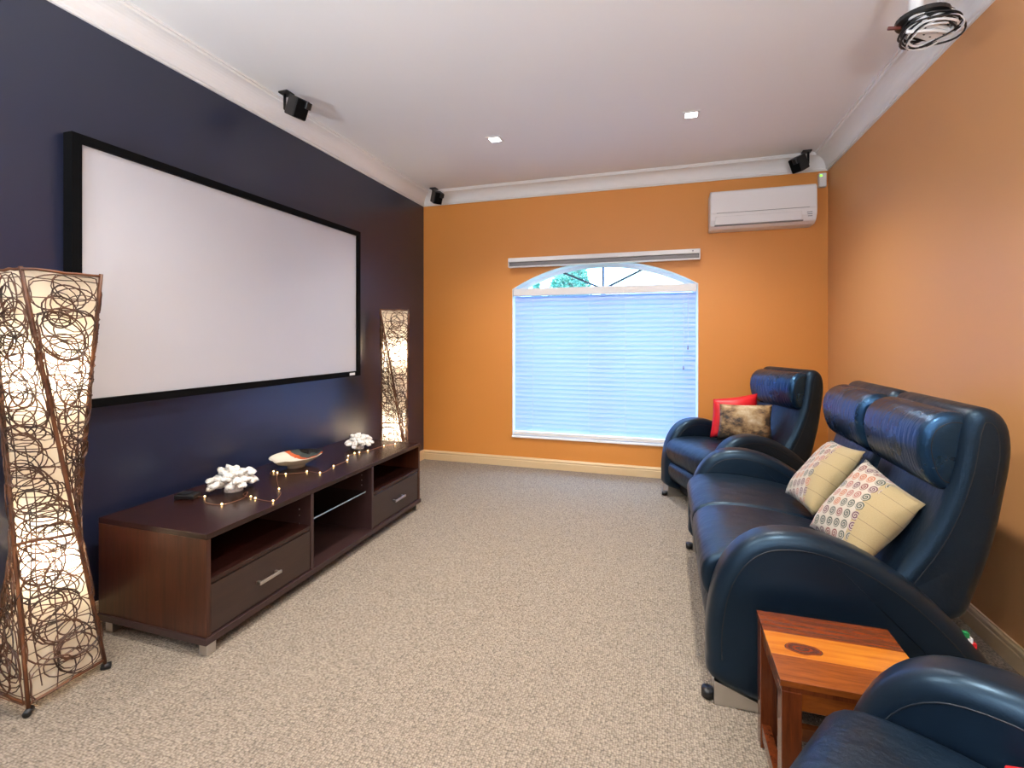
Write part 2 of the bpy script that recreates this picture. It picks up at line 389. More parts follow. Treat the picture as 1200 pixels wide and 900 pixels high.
# cornice: cove profile swept along each wall (mitred)
def cornice_profile():
    p = [(0, 0), (.012, 0), (.012, .010), (.020, .012)]
    for i in range(9):
        a = PI / 2 * i / 8
        p.append((.104 - .082 * math.cos(a) , .016 + .082 * math.sin(a)))   # concave cove
    p += [(.108, .104), (.108, .110), (.118, .110), (.118, H - HC), (0, H - HC)]
    return p
def sweep_room(name, prof, z0, a, b, na, nb, mat):
    """prof (inward, up) from wall point a to b; na, nb = inward unit + mitre directions"""
    bm = bmesh.new(); l0, l1 = [], []
    for d, z in prof:
        l0.append(bm.verts.new((a[0] + na[0] * d, a[1] + na[1] * d, z0 + z))); l1.append(bm.verts.new((b[0] + nb[0] * d, b[1] + nb[1] * d, z0 + z)))
    n = len(prof)
    for i in range(n): bm.faces.new((l0[i], l0[(i + 1) % n], l1[(i + 1) % n], l1[i]))
    bm.faces.new(l0); bm.faces.new(l1)
    return S(obj(name, bm, mat))
cp = cornice_profile()
sweep_room('trim_1', cp, HC, (0, NY), (0, BY), (1, 1), (1, -1), M_CORNICE)
sweep_room('trim_2', cp, HC, (0, BY), (W, BY), (1, -1), (-1, -1), M_CORNICE)
sweep_room('trim_3', cp, HC, (W, BY), (W, NY), (-1, -1), (-1, 1), M_CORNICE)
sweep_room('trim_4', cp, HC, (W, NY), (0, NY), (-1, 1), (1, 1), M_CORNICE)
bp = [(0, 0), (.014, 0), (.014, .058), (.010, .062), (.010, .066), (.014, .070), (.013, .080), (.008, .086), (.008, .092), (0, .092)]
sweep_room('baseboard_left', bp, 0, (0, NY), (0, BY), (1, 1), (1, -1), M_SKIRT)
sweep_room('baseboard_back', bp, 0, (0, BY), (W, BY), (1, -1), (-1, -1), M_SKIRT)
sweep_room('baseboard_right', bp, 0, (W, BY), (W, NY), (-1, -1), (-1, 1), M_SKIRT)

# ---------------------------------------------------------------- window, blind, cassette
win = empty('window_1', (xm, BY + .11, WZ0), kind='structure')
def rel(o, p):            # parent keeping world placement for meshes authored in world space
    o.parent = p; o.matrix_parent_inverse = Matrix.Translation(-Vector(p.location)) if p.rotation_euler.z == 0 else p.matrix_world.inverted()
    return o
# white reveal lining
bm = bmesh.new(); ins = .006
def shr(p, k=ins): 
    return (p[0] + (k if p[0] < xm - .01 and p[0] <= WX0 + .001 else -k if p[0] >= WX1 - .001 else 0), p[1] + (k if p[1] <= WZ0 + .001 else -k if p[1] > WZS - .02 else 0))
for a, b in zip(hole, hole[1:] + hole[:1]):
    A_, B_ = shr(a), shr(b)
    y0, y1 = BY - .004, BY + T - .02
    bm.faces.new([bm.verts.new(p) for p in ((A_[0], y0, A_[1]), (B_[0], y0, B_[1]), (B_[0], y1, B_[1]), (A_[0], y1, A_[1]))])
    bm.faces.new([bm.verts.new(p) for p in ((A_[0], y0, A_[1]), (B_[0], y0, B_[1]), (b[0], y0, b[1]), (a[0], y0, a[1]))])
    bm.faces.new([bm.verts.new(p) for p in ((b[0], y0, b[1]), (a[0], y0, a[1]), (a[0], y0 + .004, a[1]), (b[0], y0 + .004, b[1]))])
bmesh.ops.remove_doubles(bm, verts=bm.verts, dist=1e-4)
rel(obj('reveal', bm, M_FRAMEW), win)
rel(B('sill', (WX0 - .004, BY - .014, WZ0 - .012), (WX1 + .004, BY + .12, WZ0 + .004), M_FRAMEW, bev=.003), win)
# frame following the opening
bm = bmesh.new(); fy0, fy1, fw = BY + .115, BY + .155, .038
cx_, cz_ = xm, 1.05
inner = []
for (x, z) in hole:
    if z <= WZ0 + .01: inner.append((x + (fw if x < xm else -fw), z + fw))
    elif abs(x - WX0) < .001: inner.append((x + fw, z - fw * .35))
    elif abs(x - WX1) < .001: inner.append((x - fw, z - fw * .35))
    else:
        nx, nzz = (x - xm), (z - (WZT - RA)); l = math.hypot(nx, nzz); inner.append((x - nx / l * fw, z - nzz / l * fw))
n = len(hole)
for y in (fy0, fy1):
    for i in range(n):
        j = (i + 1) % n
        bm.faces.new([bm.verts.new((p[0], y, p[1])) for p in (hole[i], hole[j], inner[j], inner[i])])
for i in range(n):
    j = (i + 1) % n
    bm.faces.new([bm.verts.new(p) for p in ((inner[i][0], fy0, inner[i][1]), (inner[j][0], fy0, inner[j][1]), (inner[j][0], fy1, inner[j][1]), (inner[i][0], fy1, inner[i][1]))])
bmesh.ops.remove_doubles(bm, verts=bm.verts, dist=1e-4)
rel(obj('window_frame', bm, M_FRAMEW), win)
# dark mullions of the fanlight, transom and centre post
def bar(name, p, q, w, mat):
    p, q = Vector((p[0], 0, p[1])), Vector((q[0], 0, q[1])); t = (q - p).normalized(); s = Vector((-t.z, 0, t.x)) * w / 2
    bm = bmesh.new()
    vs = []
    for y in (BY + .118, BY + .15):
        vs.append([bm.verts.new(Vector((c.x, y, c.z))) for c in (p - s, p + s, q + s, q - s)])
    bm.faces.new(vs[0]); bm.faces.new(vs[1])
    for i in range(4): bm.faces.new((vs[0][i], vs[0][(i + 1) % 4], vs[1][(i + 1) % 4], vs[1][i]))
    return rel(obj(name, bm, mat), win)
hub = (1.757, 1.655)
bar('mullion', hub, (1.757, WZT - .02), .017, M_DARKALU)
bar('mullion', (hub[0] - .03, hub[1] + .01), (1.335, 1.838), .017, M_DARKALU)
bar('mullion', (hub[0] + .03, hub[1] + .01), (2.150, 1.838), .017, M_DARKALU)
bar('transom', (WX0 + .03, 1.64), (WX1 - .03, 1.64), .045, M_FRAMEW)
bar('centre_post', (1.757, WZ0 + .03), (1.757, 1.63), .045, M_FRAMEW)
bm = bmesh.new(); y = BY + .135
vs = [bm.verts.new((p[0], y, p[1])) for p in [(WX0 + .03, 1.655)] + [q for q in arc] + [(WX1 - .03, 1.655)]]
bm.faces.new(vs); rel(obj('fanlight_pane', bm, M_GLASS), win)
for a, b in ((WX0 + .03, 1.74), (1.775, WX1 - .03)):
    bm = bmesh.new(); bm.faces.new([bm.verts.new((p[0], y, p[1])) for p in ((a, WZ0 + .03), (b, WZ0 + .03), (b, 1.625), (a, 1.625))]); rel(obj('window_pane', bm, M_GLASS), win)

bl = empty('venetian_blind', (xm, BY + .03, WZ0), 0, 'white venetian blind with closed slats hanging in the arched window', 'blind')
hl = hc - .012
B('headrail', (-hl, -.035, 1.312), (hl, .022, 1.378), M_GLOSSW, bl, .004)
sbm = bmesh.new()
NS, pitch = 31, .0402
rows = []
for k in range(5):
    a = (k / 4 - .5); rows.append((a * .061, .004 * (1 - (2 * a) ** 2)))
tilt = R(60)
lo, hi_ = [], []
for dx, dz in rows:
    Y_ = dx * math.cos(tilt) - dz * math.sin(tilt); Z_ = dx * math.sin(tilt) + dz * math.cos(tilt)
    for L_, off in ((lo, 0), (hi_, .0022)): L_.append([(-hl + .005, Y_ , Z_ + off), (hl - .005, Y_, Z_ + off)])
for L_ in (lo, hi_):
    for a, b in zip(L_, L_[1:]): sbm.faces.new([sbm.verts.new(p) for p in (a[0], a[1], b[1], b[0])])
slat = obj('slat', sbm, M_SLAT, bl, True)
slat.location = (0, 0, .075)
for k in range(1, NS):
    c = again(slat, bl); c.location = (0, 0, .075 + k * pitch)
B('bottom_rail', (-hl, -.026, .012), (hl, .026, .044), M_GLOSSW, bl, .004)
for x in (-.62, -.1, .22, .62):
    bm = bmesh.new(); tube(bm, [(x, -.028, .03), (x, -.028, 1.32)], .0012, 4); obj('ladder_cord', bm, M_CORD, bl)
for x, z in ((.70, .30 + .38), (.735, .30 + .55)):
    bm = bmesh.new(); tube(bm, [(x, -.036, 1.32), (x + .004, -.038, z + .3), (x, -.036, z)], .0016, 5); o = obj('pull_cord', bm, M_CORD, bl)
    bm = bmesh.new(); cyl(bm, (x, -.036, z + .004), (x, -.036, z - .03), .003, 10, .007); obj('cord_tassel', bm, M_GREY, o)

cas = empty('blind_cassette', (1.742, BY, 1.857), 0, 'long grey and white blind cassette fixed on orange wall above the arched window', 'blind cassette')
hw = .828
B('backing_rail', (-hw, -.030, .006), (hw, -.001, .080), M_GREYMETAL, cas, .002)
B('top_cover', (-hw, -.085, .046), (hw, -.030, .084), M_GLOSSW, cas, .004)
B('roller_tube_cover', (-hw + .004, -.070, .008), (hw - .004, -.030, .046), M_GREYMETAL, cas, .004)
B('bottom_lip', (-hw, -.076, -.002), (hw, -.030, .008), M_GLOSSW, cas, .002)
for s in (-1, 1): B('end_cap', (s * hw - .003, -.084, 0), (s * hw + .003, -.002, .083), M_GLOSSW, cas, .001)
bm = bmesh.new(); cyl(bm, (hw - .055, -.084, .067), (hw - .055, -.088, .067), .006, 12); obj('cover_screw', bm, M_GREY, cas)

# ---------------------------------------------------------------- outside the window
S(B('ground', (-14, BY + T, -.35), (16, 30, -.25), M_GRASS))
def tree(name, x, y, rad, z0, z1, nleaf, label, seed):
    r = random.Random(seed); root = empty(name, (x, y, -.25), 0, label, 'tree')
    bm = bmesh.new(); tube(bm, [(0, 0, 0), (.03, 0, z0 * .6), (0, 0, z1 - .3)], .05, 7); obj('trunk', bm, M_BARK, root)
    vs, fs = [], []
    for i in range(nleaf):
        t = r.random() ** 1.0; z = z0 + (z1 - z0) * t
        rr = rad * (1 - t ** 2.2) ** .7 * (r.random() ** .45); a = r.random() * 2 * PI
        c = Vector((rr * math.cos(a), rr * math.sin(a), z + r.uniform(-.05, .05))); s = r.uniform(.025, .055)
        q = Matrix.Rotation(r.random() * 6.3, 3, 'X') @ Matrix.Rotation(r.random() * 6.3, 3, 'Z')
        k = len(vs)
        for p in ((-s, 0, 0), (0, -s * .5, 0), (s, 0, 0), (0, s * .5, 0)): vs.append(c + q @ Vector(p))
        fs.append((k, k + 1, k + 2, k + 3))
    me = bpy.data.meshes.new('foliage'); me.from_pydata(vs, [], fs); o = link('foliage', me, M_LEAF, root); o['kind'] = 'stuff'
tree('garden_tree', .07, 12, .62, 1.6, 3.75, 9000, 'bushy green tree outside seen through the left half of the window arch', 3)
tree('garden_shrub', -.86, 12.2, .20, 1.6, 3.0, 1500, 'small thin green treetop outside at far left of the window arch', 5)

# ---------------------------------------------------------------- projector screen
ps = empty('projector_screen', (0, 2.271, .915), 0, 'wide white projector screen in black felt frame on the navy wall', 'screen')
sy, sz, fwid, fx_ = .9575, 1.105, .036, .052
B('screen_surface', (.028, -sy + .02, .02), (.036, sy - .02, sz - .02), M_SCREEN, ps)
def frame_bar(pts):
    bm = bmesh.new(); a = [bm.verts.new((.002, y, z)) for y, z in pts]; b = [bm.verts.new((fx_, y, z)) for y, z in pts]
    bm.faces.new(a); bm.faces.new(b)
    for i in range(4): bm.faces.new((a[i], a[(i + 1) % 4], b[(i + 1) % 4], b[i]))
    return obj('frame_bar', bm, M_FELT, ps)
f_ = fwid
frame_bar([(-sy, sz), (sy, sz), (sy - f_, sz - f_), (-sy + f_, sz - f_)]); frame_bar([(-sy, 0), (sy, 0), (sy - f_, f_), (-sy + f_, f_)])
frame_bar([(-sy, 0), (-sy, sz), (-sy + f_, sz - f_), (-sy + f_, f_)]); frame_bar([(sy, 0), (sy, sz), (sy - f_, sz - f_), (sy - f_, f_)])
B('maker_plate', (fx_, sy - .135, .008), (fx_ + .003, sy - .075, .026), M_GLOSSW, ps)

# ---------------------------------------------------------------- media cabinet
cab = empty('media_cabinet', (.355, 2.237, 0), 0, 'low mahogany media cabinet with two drawers and open shelves below the screen', 'cabinet')
X0, X1, Y0, Y1 = -.288, .290, -.838, .838
zt, zb = .463, .046
B('top_panel', (X0, Y0, zt - .022), (X1, Y1, zt), M_MAHO, cab, .0015)
B('base_panel', (X0 - .003, Y0 - .006, zb), (X1 + .004, Y1 + .006, zb + .026), M_MAHO_E, cab, .0015)
yd1, yd2 = -.268, .248
for y in (Y0, Y1 - .020): B('side_panel', (X0, y, zb + .026), (X1 - .002, y + .020, zt - .022), M_MAHO_V, cab, .001)
for y in (yd1, yd2): B('divider', (X0 + .01, y, zb + .026), (X1 - .003, y + .020, zt - .022), M_MAHO_E, cab, .001)
B('back_panel', (X0 + .004, Y0 + .02, zb + .026), (X0 + .010, Y1 - .02, zt - .022), M_MAHO, cab)
for a, b in ((Y0 + .02, yd1), (yd2 + .02, Y1 - .02)):
    B('shelf', (X0 + .012, a, .268), (X1 - .004, b, .288), M_MAHO, cab, .001)
    dr = B('drawer_front', (X1 - .026, a + .003, zb + .030), (X1 - .006, b - .003, .262), M_DRAWER, cab, .0015)
    yc = (a + b) / 2
    bm = bmesh.new(); box(bm, (X1 + .012, yc - .062, .160), (X1 + .022, yc + .062, .174), .003)
    for s in (-.05, .05): box(bm, (X1 - .006, yc + s - .005, .162), (X1 + .014, yc + s + .005, .172))
    obj('handle', bm, M_STEEL, dr)
bm = bmesh.new(); ya, yb = yd1 + .021, yd2 - .001
box(bm, (X0 + .03, ya, .290), (X1 - .045, yb, .296)); gs = obj('glass_shelf', bm, M_SHELFGLASS, cab)
B('polished_edge', (X1 - .045, ya, .290), (X1 - .042, yb, .296), M_GLASSEDGE, gs)
bm = bmesh.new()
for y, s in ((yd2 - .0005, -1), (yd1 + .0205, 1), (yd1 - .0005, -1), (yd2 + .0205, 1)):
    for x in (X1 - .07,):
        for z in (.33, .36, .39) if s > 0 or y > 0 else (.33, .36): cyl(bm, (x, y, z), (x, y + s * .003, z), .0035, 8)
        if -.3 < y < .24:
            for z in (.16, .22, .25, .29): cyl(bm, (x, y, z), (x, y + s * .003, z), .0035, 8)
tag(obj('shelf_pins', bm, M_STEEL, cab), kind='stuff')
for x in (X0 + .03, X1 - .045):
    for y in (Y0 + .006, Y1 - .046): B('leg', (x, y, 0), (x + .04, y + .04, zb), M_STEEL, cab, .002)

# ---------------------------------------------------------------- things on the cabinet
ZT = zt
def coral(loc, rz, label, seed, sc=1.0, droop=False):
    r = random.Random(seed); root = empty('coral_ornament', (*loc, ZT), rz, label, 'ornament', 'white coral ornaments on the cabinet')
    bm = bmesh.new()
    lathe(bm, [(.040 * sc, 0), (.040 * sc, .010), (.032 * sc, .028), (.045 * sc, .05)], 14); obj('stem', bm, M_CORAL, root, True)
    bm = bmesh.new()
    for ring, (n, el0, L0) in enumerate(((10, 16 if droop else 8, .092), (11, 28, .092), (9, 50, .082), (4, 76, .07))):
        for k in range(n):
            a = 2 * PI * (k + .5 * ring + r.uniform(-.2, .2)) / n; el = R(el0 + r.uniform(-8, 8)); L = L0 * sc * r.uniform(.88, 1.15)
            d = Vector((math.cos(a) * math.cos(el), math.sin(a) * math.cos(el), math.sin(el))); base = Vector((0, 0, .034 * sc)); side = Vector((-math.sin(a), math.cos(a), 0))
            dr = .016 if droop else .012
            pts = [base + d * L * .2, base + d * L * .5 + side * r.uniform(-.006, .006), base + d * L * .8 + side * r.uniform(-.008, .008), base + d * L * 1.02 - Vector((0, 0, dr * math.cos(el)))]
            for p0, p1, q in zip(pts, pts[1:], [.013, .016, .015]): tube(bm, [p0, (p0 + p1) / 2, p1], q * sc, 7)
            qm = (pts[3] - pts[2]).to_track_quat('Z', 'Y').to_matrix().to_4x4()
            for s_ in (-1, 0, 1): blob(bm, Matrix.Translation(pts[-1] + side * s_ * .011 * sc) @ qm @ Matrix.Diagonal((.011 * sc, .012 * sc, .020 * sc, 1)), 1)
    obj('branches', bm, M_CORAL, root, True)
    return root
coral((.295, 1.845), .3, 'white coral ornament nearer the rattan lamp at front, beside the small black box', 2, 1.02)
coral((.335, 2.80), 1.2, 'white coral ornament at far end of cabinet, near the corner lamp', 9, .84, True)
bw = empty('ceramic_bowl', (.265, 2.30, ZT), R(8), 'shallow oval cream bowl with orange and black glaze on the cabinet', 'bowl')
bm = bmesh.new(); n = 40
prof = [(.052, 0), (.055, .012), (.085, .024), (.128, .046), (.150, .062), (.155, .066), (.150, .066), (.124, .050), (.08, .031), (.02, .026)]
lathe(bm, prof, n, .86, 1.05)
for v in bm.verts:
    if v.co.y < -.12 and abs(v.co.x) < .045: v.co.y -= (.045 - abs(v.co.x)) * .75; v.co.z += .004
obj('bowl_body', bm, M_BOWL, bw, True)
bx_ = empty('media_remote', (.185, 1.695, ZT), R(20), 'small flat black plastic box lying at the near end of the cabinet', 'box')
B('casing', (-.045, -.030, .0005), (.045, .030, .022), M_BLACK, bx_, .005)
B('raised_lid', (-.035, -.022, .022), (.020, .022, .027), M_BLACK, bx_, .003)
fl = empty('fairy_lights', (.4, 2.3, ZT), 0, 'string of tiny warm fairy lights on copper wire winding along the cabinet top', 'string lights')
path = [(.165, 1.66), (.205, 1.70), (.255, 1.723), (.33, 1.665), (.42, 1.666), (.44, 1.76), (.385, 1.84), (.40, 1.80), (.497, 1.774), (.602, 1.77), (.56, 1.86), (.497, 1.918), (.36, 2.05), (.274, 2.145), (.21, 2.20), (.25, 2.12), (.319, 2.140), (.41, 2.20), (.40, 2.23), (.496, 2.214), (.50, 2.28), (.476, 2.355), (.466, 2.495), (.406, 2.586), (.41, 2.66), (.418, 2.685), (.443, 2.742), (.45, 2.83), (.461, 2.905), (.506, 2.974)]
wp = cat_rom([(x - .4, y - 2.3, .003) for x, y in path], 5, False)
bm = bmesh.new(); tube(bm, wp, .0011, 4); obj('wire', bm, M_WIRE, fl)
bm = bmesh.new(); bmesh.ops.create_icosphere(bm, subdivisions=1, radius=.0042); b0 = obj('fairy_bulb', bm, M_FAIRY, fl, True); first = True
for x, y in [(.195, 1.69), (.255, 1.723), (.42, 1.666), (.46, 1.785), (.497, 1.774), (.602, 1.77), (.497, 1.918), (.274, 2.145), (.235, 2.16), (.335, 2.140), (.41, 2.215), (.496, 2.214), (.476, 2.355), (.466, 2.495), (.406, 2.586), (.40, 2.66), (.418, 2.685), (.443, 2.742), (.461, 2.905), (.506, 2.974)]:
    o = b0 if first else again(b0, fl); first = False; o.location = (x - .4, y - 2.3, .0055)

# ---------------------------------------------------------------- rattan lamps
LH = 1.43
def rattan_lamp(loc, label):
    root = empty('rattan_lamp', loc, 0, label, 'floor lamp', 'twisted rattan floor lamps')
    rb, rt, tw = .158, .152, R(-98); z0, z1 = .02, LH
    def corner(k, t, off=0, tw0=0):
        a = R(45) + k * PI / 2
        p = Vector((rb * math.cos(a), rb * math.sin(a), 0)).lerp(Vector((rt * math.cos(a + tw), rt * math.sin(a + tw), 0)), t)
        return Vector((p.x, p.y, z0 + (z1 - z0) * t))
    def face(k, s, t, off=0):
        a, b = corner(k, t), corner(k + 1, t); p = a.lerp(b, s); c = (a + b) / 2; nrm = Vector((c.x, c.y, 0)).normalized()
        return p + nrm * off
    bm = bmesh.new(); NT_ = 20; NSD = 4
    grid = []
    for i in range(NT_ + 1):
        t = .004 + .992 * i / NT_
        row = []
        for k in range(4):
            for j in range(NSD):
                p = face(k, j / NSD, t); row.append(bm.verts.new((p.x * .95, p.y * .95, p.z)))
        grid.append(row)
    nn = 4 * NSD
    for a, b in zip(grid, grid[1:]):
        for i in range(nn): bm.faces.new((a[i], a[(i + 1) % nn], b[(i + 1) % nn], b[i]))
    obj('paper_lining', bm, M_PAPER, root, False)
    for k in range(4):
        bm = bmesh.new(); tube(bm, [corner(k, t / 10) for t in range(11)], .0062, 7); obj('rod', bm, M_ROD, root, True)
    r = random.Random(21)
    for nm, t in (('bottom_ring', .012), ('middle_ring', .36), ('top_ring', .995)):
        bm = bmesh.new(); tube(bm, [face(k, j / 6, t, .003 + r.uniform(-.002, .002)) + Vector((0, 0, r.uniform(-.003, .003))) for k in range(4) for j in range(6)], .0052, 6, True); obj(nm, bm, M_ROD, root, True)
    bm = bmesh.new()
    for k in range(4):
        for i in range(105):
            tcn = .03 + .94 * (i + r.random()) / 105; wid = (corner(k, tcn) - corner(k + 1, tcn)).length; rad = r.uniform(.035, .088) ; scn = r.uniform(.22, .78); ec = r.uniform(.6, 1.15); off = r.uniform(.003, .013); ph = r.random() * 6.28
            pts = []
            for j in range(17):
                a = 2 * PI * j / 17; wob = 1 + .12 * math.sin(2 * a + ph)
                s = scn + math.cos(a) * rad * wob / max(wid, .05); t = tcn + math.sin(a) * rad * ec * wob / (z1 - z0)
                s = min(max(s, .015 + .02 * abs(math.sin(j))), .985 - .02 * abs(math.sin(j))); t = min(max(t, .012), .988)
                pts.append(face(k, s, t, off))
            tube(bm, pts, r.uniform(.0017, .0027), 4, True)
        for i in range(5):
            s0, s1 = r.random() * .8 + .1, r.random() * .8 + .1; t0 = r.random() * .5; t1 = t0 + r.uniform(.25, .5)
            tube(bm, [face(k, s0 + (s1 - s0) * j / 8 + .05 * math.sin(j * .9 + i), t0 + (t1 - t0) * j / 8, .006) for j in range(9)], .0019, 4)
        for i in range(7):                                     # cane wrapped round each rod
            t0 = r.random() * .85
            tube(bm, [corner(k, t0 + .012 * j) + Vector((.009 * math.cos(j * 1.9), .009 * math.sin(j * 1.9), 0)) for j in range(10)], .002, 4)
    for i in range(22):
        t = (i + .5) / 22 + r.uniform(-.008, .008)
        tube(bm, [face(k, j / 4, t, .002) + Vector((0, 0, r.uniform(-.003, .003))) for k in range(4) for j in range(4)], .0016, 4, True)
    tag(obj('wicker_weave', bm, M_CANE, root), kind='stuff')
    for k in range(4):
        c = corner(k, 0); bm = bmesh.new(); d = Vector((c.x, c.y, 0)).normalized()
        tube(bm, [Vector((c.x, c.y, .012)) - d * .012, Vector((c.x, c.y, .012)) + d * .016], .0115, 10); obj('foot', bm, M_BLACK, root, True)
    for z in (.47, 1.08):
        bm = bmesh.new(); bmesh.ops.create_uvsphere(bm, u_segments=12, v_segments=8, radius=.032, matrix=Matrix.Translation((0, 0, z))); blb = obj('bulb', bm, M_BULB, root, True)
        bm = bmesh.new(); cyl(bm, (0, 0, z - .075), (0, 0, z - .03), .016, 12); obj('bulb_holder', bm, M_GLOSSW, blb)
    bm = bmesh.new(); cyl(bm, (0, 0, .03), (0, 0, 1.06), .006, 8); obj('centre_stem', bm, M_GLOSSW, root)
    return root
l1 = rattan_lamp((.240, 1.130, 0), 'glowing twisted rattan floor lamp at the near end of the cabinet, in the foreground')
l2 = copy_tree(l1); l2.location = (.205, 3.47, 0); l2.rotation_euler = (0, 0, R(38)); l2['label'] = 'glowing twisted rattan floor lamp in the far corner beyond the cabinet'

# ---------------------------------------------------------------- recliners
V2 = lambda L: [Vector(p) for p in L]
P_ARM = cat_rom(V2([(.012, .085), (0, .16), (0, .26), (.022, .39), (.065, .485), (.125, .548), (.20, .580), (.31, .583), (.44, .545), (.565, .470), (.65, .395), (.715, .322), (.775, .24), (.82, .14), (.825, .06), (.74, .035), (.45, .03), (.16, .03)]), 3)
P_SEAT = cat_rom(V2([(.012, .29), (-.010, .345), (-.004, .405), (.05, .448), (.16, .462), (.30, .456), (.45, .432), (.58, .40), (.60, .34), (.40, .29), (.20, .275), (.06, .262)]), 3)
P_FOOT = cat_rom(V2([(.020, .262), (.004, .21), (.022, .15), (.06, .125), (.10, .14), (.115, .20), (.10, .255), (.06, .275)]), 3)
P_BACK = cat_rom(V2([(.53, .36), (.58, .45), (.645, .56), (.695, .68), (.727, .80), (.745, .92), (.765, .972), (.805, .987), (.845, .968), (.868, .92), (.872, .84), (.855, .72), (.83, .58), (.785, .42), (.745, .33), (.64, .31)]), 3)
P_HEAD = cat_rom(V2([(.648, .80), (.640, .86), (.655, .92), (.695, .958), (.745, .968), (.785, .945), (.79, .87), (.765, .77), (.735, .722), (.695, .722), (.665, .752)]), 3)
SWD, AW = .535, .13
def cap_tube(prof, d, w, i0, i1):
    q = inset(prof, d); n = len(q)
    return [(q[i % n].x, w, q[i % n].y) for i in range(i0, i1)]
def recliner(name, loc, rz, seats, label, cat):
    root = empty(name, loc, rz, label, cat); Wd = seats * SWD + 2 * AW
    n = len(P_ARM)
    for w in (0, Wd - AW):
        bm = bmesh.new(); extr(bm, P_ARM, w, w + AW, .042, 5); arm = obj('arm', bm, M_LEATHER, root, True)
        for wz in (w + .0005, w + AW - .0005):
            for d_, off in ((.044, 0),):
                bm = bmesh.new(); tube(bm, cap_tube(P_ARM, d_, wz, 3, 40), .0022, 5); obj('seam', bm, M_SEAM, arm, True)
    for i in range(seats):
        a, b = AW + i * SWD, AW + (i + 1) * SWD
        bm = bmesh.new(); extr(bm, P_SEAT, a + .002, b - .002, .022, 4); obj('seat', bm, M_LEATHER_S, root, True)
        bm = bmesh.new(); extr(bm, P_FOOT, a + .003, b - .003, .018, 3); obj('footrest', bm, M_LEATHER_S, root, True)
        bm = bmesh.new(); extr(bm, P_BACK, a + .004, b - .004, .040, 5); bk = obj('backrest', bm, M_LEATHER_S, root, True)
        for wz in (a + .005, b - .005):
            bm = bmesh.new(); tube(bm, cap_tube(P_BACK, .042, wz, 2, 34), .002, 5); obj('seam', bm, M_SEAM, bk, True)
        bm = bmesh.new(); extr(bm, P_HEAD, a + .030, b - .030, .030, 4); hd = obj('headrest', bm, M_LEATHER_W, root, True)
        for wz in (a + .031, b - .031):
            bm = bmesh.new(); tube(bm, cap_tube(P_HEAD, .031, wz, 0, len(P_HEAD)), .002, 5, True); obj('piping', bm, M_SEAM, hd, True)
    B('base', (.10, AW + .004, .045), (.66, Wd - AW - .004, .262), M_LINING, root, .01)
    for w in (.018, Wd - AW + .018):
        bm = bmesh.new(); pr = [(.022, .001), (.022, .078), (.155, .030), (.20, .030), (.20, .001)]
        l0 = [bm.verts.new((u, w, z)) for u, z in pr]; l1_ = [bm.verts.new((u, w + AW - .036, z)) for u, z in pr]
        bm.faces.new(l0); bm.faces.new(l1_)
        for i in range(5): bm.faces.new((l0[i], l0[(i + 1) % 5], l1_[(i + 1) % 5], l1_[i]))
        lg = obj('leg', bm, M_STEEL, root)
        bm = bmesh.new(); cyl(bm, (.004, w + .03, .004), (.004, w + .03, .030), .020, 14); obj('glide', bm, M_BLACK, lg, True)
        B('rear_leg', (.60, w + .01, 0), (.68, w + AW - .046, .05), M_LINING, root)
    return root
sofa = recliner('recliner_sofa', (2.42, 1.70, 0), 0, 2, 'two-seat navy leather recliner sofa with headrests against the orange wall', 'sofa')
tb = empty('tag_pivot'); bpy.data.objects.remove(tb)
bm = bmesh.new(); box(bm, (.690, .022, .338), (.702, .036, .352)); t0 = obj('flag_tag', bm, M_GREEN_T, sofa)
bm = bmesh.new(); box(bm, (.698, .022, .324), (.710, .036, .338)); obj('white_band', bm, M_CORD, t0)
bm = bmesh.new(); box(bm, (.707, .022, .310), (.719, .036, .324)); obj('red_band', bm, M_RED_T, t0)
far_rot, near_rot = 24.3, -33
recliner('recliner_armchair', (2.58, 3.24, 0), R(far_rot), 1, 'navy leather recliner armchair in far corner under the air conditioner', 'armchair')
near_origin = Vector((2.695, 1.296, 0)) - Vector((-math.sin(R(near_rot)), math.cos(R(near_rot)), 0)) * .795
recliner('recliner_armchair', near_origin, R(near_rot), 1, 'navy leather recliner armchair cut off in the near right corner', 'armchair')

